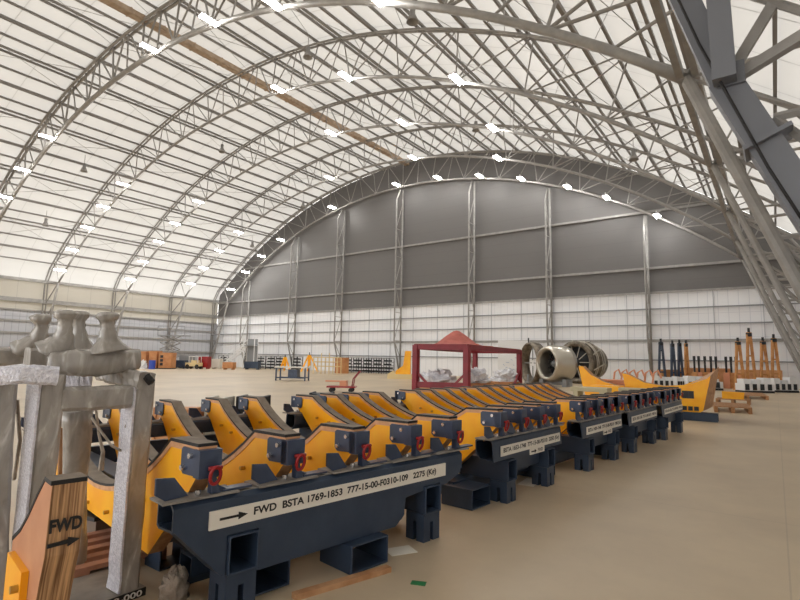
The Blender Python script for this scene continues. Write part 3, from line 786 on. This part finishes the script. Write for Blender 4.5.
m = MB()
for a in (0, PI/2, PI, 3*PI/2):
    u = Mb.to_3x3() @ Vector((math.cos(a), math.sin(a), 0)); o_ = Mb @ Vector((0, 0, 0)); m.bar(o_+u*.2, o_+u*1.28, .06)
m.build('strut', GREYM, t)
m = MB(); m.box(p.x-.5, p.x+.5, p.y-.3, p.y+.3, 0, .12); m.bar((p.x-.35, p.y, 0), (p.x-.35, p.y, .6), .12); m.bar((p.x+.35, p.y, 0), (p.x+.35, p.y, .6), .12); m.build('stand', GREYM, t)
p = at(582, 36.5)
t = thing('jet_engine', 'bare jet engine core with pipes and a dark open end, right of the polished cowl', 'engine')
Mc = axisM(p, 1.48, PI + .35) @ Matrix.Scale(1.14, 4)
m = MB(); m.lathe([(1.05, .75), (1.3, .75), (1.32, .55), (1.25, .45), (1.25, .0), (1.32, -.05), (1.32, -.2), (1.15, -.3), (1.0, -1.2), (.8, -1.5), (.6, -1.5), (1.05, .75)], Mc, 32); m.build('casing', BRONZE, t, smooth=True)
m = MB()
for zc, rr in ((.3, 1.31), (.15, 1.31), (-.4, 1.2), (-.7, 1.15)):
    m.tube([Mc @ Vector((rr*math.cos(2*PI*i/24), rr*math.sin(2*PI*i/24), zc)) for i in range(24)], .035, 6, closed=True)
for i in range(9):
    a = i*.7; m.tube([Mc @ Vector((1.34*math.cos(a+.1*j), 1.34*math.sin(a+.1*j), .6-.32*j)) for j in range(4)], .04, 6)
m.build('pipework', ALU, t, smooth=True)
m = MB(); m.lathe([(.001, .6), (.35, .45), (.45, .3), (1.1, .3), (1.1, .22), (.001, .22)], Mc, 24); m.build('dark_core', DARK, t, smooth=True)
m = MB()
for i in range(10):
    a = 2*PI*i/10; u = Mc.to_3x3() @ Vector((math.cos(a), math.sin(a), 0)); o_ = Mc @ Vector((0, 0, .62)); m.bar(o_+u*.3, o_+u*1.08, .05)
m.build('strut', ALU, t)
m = MB()
for s in (-.7, .7): m.box(p.x+s-.12, p.x+s+.12, p.y-.8, p.y+.9, 0, .5)
m.box(p.x-.9, p.x+.9, p.y-.1, p.y+.3, .1, .35); m.build('stand', GREYM, t)

# ---------------------------------------------------------------- yellow blocks beyond the cradles
def block(label, loc, rz, prof, w, hole=None, group='yellow saddle blocks'):
    t = thing('yellow_saddle_block', label, 'saddle block', loc, rz, group)
    m = MB(); f = lambda e: (lambda x, z: (x, e, z)); m.prism(prof, f(0), (lambda x, z: (x, w, z*1.25 if x > 0 and z > .6 else z)) if hole else f(w), 0, 1); m.build('body', [YEL, WOOD if hole else PLY], t)
    if hole:
        m = MB(); m.box(hole[0], hole[1], -.012, .0, hole[2], hole[3], 0)
        x, z = (hole[0]+hole[1])/2, (hole[2]+hole[3])/2
        m.box(x-.02, x+.02, -.02, -.012, hole[2], hole[3], 0); m.build('socket_plate', DARK, t)
    return t
t = block('big yellow block with pale sloping end face and dark square sockets, past the farthest cradle', (-1.70, 15.9, .22), -.03,
      [(-1.5, .50), (-1.1, .52), (-.6, .60), (-.2, .74), (.2, .9), (.28, .98), (.28, .93), (.08, .05), (0, 0), (-1.45, 0)], 1.9, (-.40, -.12, .36, .56))
m = MB()
for i in range(4): m.box(-.55+i*.14, -.44+i*.14, -.012, 0, .04, .15)
m.build('slot_plate', DARK, t)
m = MB(); m.hollow([(-.15, 0), (.15, 0), (.15, .22), (-.15, .22)], .015, lambda u, v, w: (w, u, v), -1.2, .6); tag(m.build('box_tube', NAVY, loc=(-1.9, 16.0, 0)), 'navy box tube on the floor under the big yellow block', 'tube')
sad = [(-1.3, .95), (-1.1, .9), (-.6, .55), (0, .42), (.6, .5), (1.1, .8), (1.25, .86), (1.25, .3), (-1.2, .2)]
block('low yellow saddle with swooping top behind the far cradles, dark slot under it', (-3.6, 22.4, .15), 0., [(x*1.15, z*.85+.12) for x, z in sad], .5)
block('yellow saddle with pale plywood end beside the engine core', (-5.7, 21.9, .0), .0, [(-1.0, 1.32), (-.85, 1.34), (-.5, .98), (0, .72), (.6, .55), (1.0, .5), (1.0, .0), (-.7, .0), (-.85, .5)], .45)
block('small yellow block on pallets at the edge of the aisle', (-1.35, 23.6, .2), .0, [(-.4, 0), (.3, 0), (.34, .26), (-.4, .28)], .4)
t = pallet('brown timber pallet stack at the aisle edge behind the big yellow block', (-1.25, 20.2, 0), .1, 1.0, 1.9, .2, 7, PLY)
t = pallet('brown timber pallet by the white crates near the end wall', (-1.2, 29.0, 0), .1, 1.5, 2.6, .18, 7, PLY)
pallet('timber pallet under the small yellow block', (-1.4, 23.85, 0), 0, 1.1, 1.0, .2, 5, PLY)
KHAKI = mat('khaki_wrap', (186, 178, 148), .6)
# timber and salmon racks between
for i, (px, d, w, h, mt, lab) in enumerate(((612, 22, 1.8, .45, SALMON, 'salmon timber stack beside the yellow saddle'), (606, 20, 1.1, .62, YEL, 'plain yellow crate between the two yellow saddles'),
                                            (590, 17.5, 1.2, .66, KHAKI, 'pale wrapped flat package lying behind the third cradle'), (634, 18.2, 1.0, .62, KHAKI, 'pale wrapped flat package lying behind the fourth cradle'))):
    p = at(px, d); m = MB()
    if mt is SALMON:
        for j in range(5): m.box(-w/2, w/2, -.4, .4, h/5*j+.35, h/5*j+.35+h/6)
        m.box(-w/2, -w/2+.2, -.4, .4, 0, .35); m.box(w/2-.2, w/2, -.4, .4, 0, .35)
    elif mt is KHAKI:
        m.box(-w/2, w/2, -.3, .3, h-.14, h); m.box(-w/2+.1, -w/2+.25, -.3, .3, 0, h-.14); m.box(w/2-.25, w/2-.1, -.3, .3, 0, h-.14)
    else: m.box(-w/2, w/2, -.4, .4, .15, h); m.box(-w/2+.05, w/2-.05, -.42, .42, 0, .15)
    tag(m.build('timber_stack' if mt is SALMON else 'crate' if mt is YEL else 'flat_package', mt, loc=p, rz=.0, bevel=.01), lab, 'stack' if mt is SALMON else 'crate' if mt is YEL else 'package')
p = at(632, 27); m = MB()
for i in range(6):
    x = -1 + i*.38; m.tube([(x, 0, .3), (x+.1, 0, 1.0), (x+.3, 0, 1.15), (x+.45, 0, .75)], .05, 6)
m.bar((-1.2, 0, .3), (1.5, 0, .3), .15)
m.bar((-1.1, 0, 0), (-1.1, 0, .3), .12); m.bar((1.4, 0, 0), (1.4, 0, .3), .12)
tag(m.build('bent_tube_rack', SALMON, loc=p), 'rack of bent salmon tubes behind the yellow saddles', 'rack')

# ---------------------------------------------------------------- tall stands along the end wall on the right
def tall_stand(label, px, d, h, col, w, group, cap=DARK):
    t = thing('tall_stand', label, 'stand', at(px, d), .6, group)
    for s in (-1, 1):
        m = MB(); m.bar((s*w, 0, .1), (s*w*.25, 0, h*.93), .11, .14); m.build('leg', col, t)
    m = MB(); m.box(-w*.3-.05, w*.3+.05, -.09, .09, h*.86, h*.92); m.tube([(0, 0, h*.9), (0, 0, h)], .07, 8); m.build('cap', cap, t)
    m = MB()
    for f_ in (.3, .55, .75): m.bar((-w*(1-.65*f_), 0, h*f_), (w*(1-.65*f_), 0, h*f_), .09)
    m.box(-w-.06, w+.06, -.25, .25, 0, .12); m.build('rungs', col, t)
    return t
BLU = mat('slate_blue_paint', (58, 72, 92), .5); PALEO = mat('pale_ochre_board', (222, 172, 126), .6, noise=(206, 152, 104), nscale=3); ORG = mat('orange_ochre_paint', (206, 150, 92), .55, noise=(180, 122, 66), nscale=4)
for i, (px, h, col, w) in enumerate(((661, 3.15, BLU, .24), (672.5, 3.05, BLU, .16), (679.5, 3.1, BLU, .16))):
    tall_stand('tall slate-blue two-legged stand, %s of three left of the ochre stands' % ordn[i], px, 34, h, col, w, 'tall slate-blue stands')
tall_stand('tall thin ochre stand next to the three slate-blue stands', 686, 33.4, 3.05, ORG, .12, 'tall ochre stands')
for i, (px, h) in enumerate(((738, 3.15), (749.5, 3.75), (763, 3.2), (774, 3.4))):
    tall_stand('tall dark-tipped ochre stand, %s of the four at the right end' % ordn[i], px, 31, h, ORG, .26, 'tall ochre stands')
for i, px in enumerate((693.5, 698, 704, 710, 715, 725, 730, 735)):
    t = thing('short_post_stand', 'short dark post stand, %s from the left in the row before the end wall' % ordn[i], 'stand', at(px, 33), 0, 'short post stands')
    m = MB(); m.tube([(0, 0, 0), (0, 0, 1.95)], .06, 8); m.tube([(0, 0, 1.75), (0, 0, 2.02)], .08, 8); m.build('post', DARK, t)
    m = MB(); m.box(-.16, .16, -.16, .16, 0, 1.0); m.build('sleeve', SALMON if i % 2 else ORG, t)
for i, (px, d, w, h, mt, lab) in enumerate(((704, 34.5, 3.0, 1.25, PALEO, 'low ochre crate wall behind the short post stands'), (668, 35, 1.3, 1.1, ORG, 'ochre crate behind the slate-blue stands'), (757, 33.5, 2.6, 1.2, PALEO, 'low ochre crate behind the tall ochre stands'))):
    m = MB(); m.box(-w/2, w/2, -.3, .3, 0, h)
    for j in range(5): m.box(-w/2+j*w/4.4, -w/2+j*w/4.4+.1, -.34, -.3, 0, h)
    tag(m.build('slatted_crate', mt, loc=at(px, d), rz=.6), lab, 'crate')
for i, (px, d, w, lab) in enumerate(((660, 31.5, 1.3, 'white machine crate under the slate-blue stands'), (677, 31.0, .6, 'white machine crate right of the slate-blue stands'), (700, 30.5, 2.0, 'low white machine crate behind the big yellow block'), (752, 28.5, 1.6, 'white-topped machine crate under the tall ochre stands'), (779, 29.5, 1.3, 'white-topped machine crate at the right end by the wall leg'))):
    t = thing('machine_crate', lab, 'crate', at(px, d), .6, 'white machine crates')
    m = MB(); m.box(-w/2, w/2, -.4, .4, .12, .5)
    for j in range(3): m.box(-w/2+.05+j*w/3, -w/2+.1+j*w/3+w/5, -.3, .3, .5, .6+.25*R.random())
    m.build('body', WHITE, t)
    m = MB(); m.box(-w/2, w/2, -.42, .42, 0, .12)
    for j in range(4): m.box(-w/2+.05+j*w/4, -w/2+.1+j*w/4+w/10, -.43, -.4, .15, .48)
    m.build('skid', DARK, t)

# ---------------------------------------------------------------- far left and middle
t = thing('workbench', 'blue-legged workbench with a pale top on the open floor', 'table', at(295, 33), .5)
m = MB(); m.box(-1.05, 1.05, -.45, .45, .80, .87); m.build('top', PAPER, t)
for x in (-.95, .95):
    for y in (-.38, .38):
        m = MB(); m.bar((x, y, 0), (x, y, .8), .08); m.build('leg', NAVYB, t)
m = MB(); m.bar((-.95, -.38, .18), (.95, -.38, .18), .07); m.bar((-.95, .38, .18), (.95, .38, .18), .07); m.box(-.2, .4, -.3, .3, .2, .7); m.build('shelf', NAVYB, t)
def jack(label, px, d, h, s):
    t = thing('tripod_jack', label, 'jack', at(px, d), .4, 'yellow tripod jacks')
    m = MB()
    for a in (0, 2.1, 4.2): m.bar((s*math.cos(a), s*math.sin(a), 0), (.1*math.cos(a), .1*math.sin(a), h*.85), .13)
    m.build('legs', YEL, t)
    m = MB(); m.tube([(0, 0, h*.3), (0, 0, h*.86)], .16, 10); m.build('cylinder', YEL, t)
    m = MB(); m.tube([(0, 0, h*.86), (0, 0, h)], .05, 8); m.build('ram', DARK, t)
jack('small yellow tripod jack left of the larger one, behind the workbench', 287, 55, 1.7, .6)
jack('large yellow tripod jack behind the workbench', 311, 54, 2.0, 1.0)
t = thing('yellow_press', 'tall yellow press on a wide pale base, left of the maroon frame', 'machine', at(404, 39), .5)
m = MB(); m.prism([(-.5, .3), (.6, .3), (.6, 2.1), (.2, 2.1), (.05, 1.0), (-.5, .6)], lambda x, z: (x, -.3, z), lambda x, z: (x, .3, z)); m.build('column', YEL, t)
m = MB(); m.box(-1.1, .9, -.5, .5, 0, .35); m.prism([(-1.1, .35), (-.5, .35), (-.7, .6)], lambda x, z: (x, -.4, z), lambda x, z: (x, .4, z)); m.build('base', CREAMY, t)
t = thing('hand_cart', 'low red hand cart with a bent push handle on the open floor', 'cart', at(347, 22.8), .6)
m = MB(); m.box(-.75, .5, -.35, .35, .2, .27); m.build('deck', RED, t)
m = MB()
for y in (-.3, .3): m.tube([(.35, y, .25), (.4, y, .6), (.65, y, .92)], .025, 6)
m.tube([(.65, -.3, .92), (.65, .3, .92)], .025, 6); m.build('handle', MAROON, t)
m = MB(); m.box(-.2, .1, -.25, .25, .27, .5); m.box(-.85, -.1, -.1, .1, .44, .5); m.build('orange_box', SALMON, t)
for x in (-.55, .3):
    for y in (-.3, .3):
        m = MB(); m.tube([(x, y-.03, .1), (x, y+.03, .1)], .1, 12); m.build('wheel', BLACK, t)
# storage racks along the end wall
rack0 = None
for i, px in enumerate((349, 359, 369, 379, 389)):
    lab = 'wire rack by the end wall, %s of five left of the maroon frame' % ordn[i]
    p = at(px, 51.5); q_ = 40.4/p.y; p.x *= q_; p.y = 40.4
    if rack0 is None:
        rack0 = thing('wire_rack', lab, 'rack', p, 0., 'wire racks by the end wall')
        for x in (-.48, .48):
            for y in (-.4, .4):
                m = MB(); m.box(x-.03, x+.03, y-.03, y+.03, 0, 1.55); m.build('upright', DARK, rack0)
        for z in (.1, .45, .8, 1.15, 1.5):
            m = MB(); m.box(-.48, .48, -.4, .4, z-.03, z+.03); m.build('shelf', GREYM, rack0)
        m = MB()
        for j in range(14): m.box(-.46+.066*j, -.42+.066*j, -.3, .3, .15+.35*(j % 4), .3+.35*(j % 4))
        m.build('stored_parts', DARK, rack0)
    else: copy_tree(rack0, None, p, 0., lab)
rk = ['left of the yellow jacks', 'far left by the stairs', 'behind the small yellow jack', 'left of the white stairs', 'against the left part of the end wall', 'between the two yellow jacks']
for i, px in enumerate((273, 252, 282, 226, 263, 299)):
    p = at(px, 58); q_ = 40.4/p.y; p.x *= q_; p.y = 40.4; copy_tree(rack0, None, p, 0., 'dark storage rack by the end wall, ' + rk[i])
m = MB()
m.box(-.55, .55, -.4, .4, 0, 1.5); m.box(-.58, .58, -.43, .43, 1.45, 1.52); tag(m.build('plywood_crate', BOARDW, loc=at(343.5, 50)), 'upright plywood crate at the left end of the wire racks', 'crate')
t = thing('scaffold_trestle', 'pale tubular trestle frame right of the yellow jacks', 'trestle', at(329, 47), .3)
m = MB()
for x in (-1.2, -.4, .4, 1.2): m.tube([(x, -.4, 0), (x, -.4, 1.9 if abs(x) < 1 else 1.5)], .05, 6); m.tube([(x, .4, 0), (x, .4, 1.5)], .05, 6)
for z in (.7, 1.1, 1.5): m.tube([(-1.2, -.4, z), (1.2, -.4, z)], .04, 6); m.tube([(-1.2, .4, z), (1.2, .4, z)], .04, 6)
m.build('tubes', CREAMY, t)
m = MB(); m.box(-1.2, 1.2, -.4, .4, 1.05, 1.1); m.build('platform', WOOD, t)
t = thing('access_stairs', 'white wheeled access stairs by the left corner of the hall', 'stairs', at(243, 60), .5)
m = MB()
for i in range(9): m.box(-2.2+i*.3, -1.85+i*.3, -.5, .5, .2+i*.3, .25+i*.3)
m.build('steps', WHITE, t)
m = MB()
for y in (-.5, .5): m.bar((-2.3, y, .1), (.5, y, 2.75), .07, .2); m.bar((-2.3, y, 1.0), (.5, y, 3.4), .05)
for x in (.5, 1.8):
    for y in (-.5, .5): m.bar((x, y, 0), (x, y, 3.5), .08)
m.build('frame', WHITE, t)
m = MB(); m.box(.5, 1.8, -.5, .5, 2.7, 2.78); m.box(.5, 1.8, .46, .5, .3, 3.5); m.build('platform', GREYM, t)
t = thing('scissor_lift', 'pale grey mobile access lift with raised platform near the left wall', 'lift', at(172, 58.5), .4)
m = MB(); m.box(-1.2, 1.2, -.6, .6, .15, .6)
for x in (-.9, .9):
    for y in (-.6, .6): m.tube([(x, y-.08, .2), (x, y+.08, .2)], .2, 10)
m.build('chassis', GREYM, t)
m = MB()
for k in range(4):
    z0, z1 = .6+k*.75, 1.35+k*.75
    for y in (-.45, .45): m.bar((-1, y, z0), (1, y, z1), .09); m.bar((1, y, z0), (-1, y, z1), .09)
m.build('scissor_arms', STEEL, t)
m = MB(); m.box(-1.3, 2.2, -.6, .6, 3.6, 3.72)
for x in (-1.3, 0, 1.1, 2.2): m.bar((x, -.58, 3.7), (x, -.58, 4.7), .05)
m.bar((-1.3, -.58, 4.7), (2.2, -.58, 4.7), .05); m.bar((-1.3, -.58, 4.2), (2.2, -.58, 4.2), .05); m.build('platform', GREYM, t)
for i, (px, w, h, lab) in enumerate(((140.5, .6, 1.75, 'narrow plywood crate at the left end of the crate row'), (148.5, .7, 1.8, 'plywood crate with a dark corner left of the blue barrel'), (158.5, .8, 1.85, 'plywood crate just behind the blue barrel'), (170.5, 1.3, 1.7, 'plywood crate with three dark openings, right end of the row'))):
    t = thing('plywood_crate', lab, 'crate', at(px, 54.5), .62, 'plywood crates by the left wall')
    m = MB(); m.box(-w/2, w/2, -.6, .6, .1, h)
    for x in (-w/2, w/2-.1): m.box(x, x+.1, -.63, -.6, .1, h)
    m.build('box', BOARDW, t)
    m = MB(); m.box(-w/2, w/2, -.6, .6, 0, .1)
    if i == 3:
        for z in (.35, .75, 1.15): m.box(-.5, -.2, -.62, -.6, z, z+.28)
    m.build('skid_and_openings', DARK, t)
m = MB(); m.tube([(0, 0, 0), (0, 0, .9)], .32, 14); tag(m.build('barrel', BLUE, loc=at(155.5, 52.5), smooth=False), 'blue plastic barrel in front of the plywood crates', 'barrel')
m = MB(); m.sack((0, 0, 0), .35, .35, .8, .25, 77); tag(m.build('white_sack', WHITE, loc=at(147, 52.5)), 'white sack left of the blue barrel', 'sack')
t = thing('tow_tractor', 'small cream tow tractor parked by the left wall', 'vehicle', at(197, 56), .5); t.scale = (.72, .72, .85)
m = MB(); m.box(-1.1, 1.1, -.55, .55, .35, .8); m.box(-.2, .6, -.5, .5, .8, 1.1); m.build('body', CREAMY, t)
m = MB(); m.box(-.6, .9, -.55, .55, 1.55, 1.62)
for x in (-.55, .85): m.bar((x, -.5, .8), (x, -.5, 1.6), .06); m.bar((x, .5, .8), (x, .5, 1.6), .06)
m.build('canopy', WHITE, t)
for x in (-.75, .75):
    for y in (-.5, .5):
        m = MB(); m.tube([(x, y-.1, .3), (x, y+.1, .3)], .3, 12); m.build('wheel', BLACK, t)
for i, (px, d, w, h, mt, lab) in enumerate(((207.5, 57, 1.1, 1.35, RED, 'red cabinet beside the cream tow tractor'), (183, 57, 1.5, .9, NAVY, 'dark low bin between the crates and the tow tractor'), (190, 58, 1.5, 1.5, GREYM, 'grey parts cabinet behind the dark bin'),
                                            (220, 58.6, 1.0, 1.1, PAPER, 'pale stacked trolley right of the red cabinet'), (232, 56, 1.2, .8, BOARDW, 'low timber trolley at the foot of the stairs'), (255, 58, 1.6, .9, NAVY, 'dark bin right of the access stairs'))):
    m = MB(); m.box(-w/2, w/2, -.4, .4, .15, h)
    for j in range(3): m.box(-w/2+.06, w/2-.06, -.42, -.4, .2+j*(h-.2)/3, .12+(j+1)*(h-.2)/3)
    for x in (-w/2+.1, w/2-.2): m.box(x, x+.1, -.35, .35, 0, .15)
    nm = ('cabinet', 'bin', 'cabinet', 'trolley', 'trolley', 'bin')[i]
    tag(m.build(('red_' if i == 0 else '')+nm, mt, loc=at(px, d), rz=.5), lab, nm)

# ---------------------------------------------------------------- daylight
w = bpy.data.worlds.new('overcast_sky'); scene.world = w; w.use_nodes = True
w.node_tree.nodes['Background'].inputs[0].default_value = (1.0, .99, .975, 1)
w.node_tree.nodes['Background'].inputs[1].default_value = 2.5
scene.view_settings.view_transform = 'Standard'; scene.view_settings.look = 'None'
scene.view_settings.exposure = 0.38; scene.view_settings.gamma = 1.0; scene.view_settings.use_curve_mapping = False
scene.cycles.use_denoising = True
scene.cycles.max_bounces = 10; scene.cycles.diffuse_bounces = 6; scene.cycles.glossy_bounces = 4; scene.cycles.transmission_bounces = 6
scene.cycles.sample_clamp_indirect = 6.0
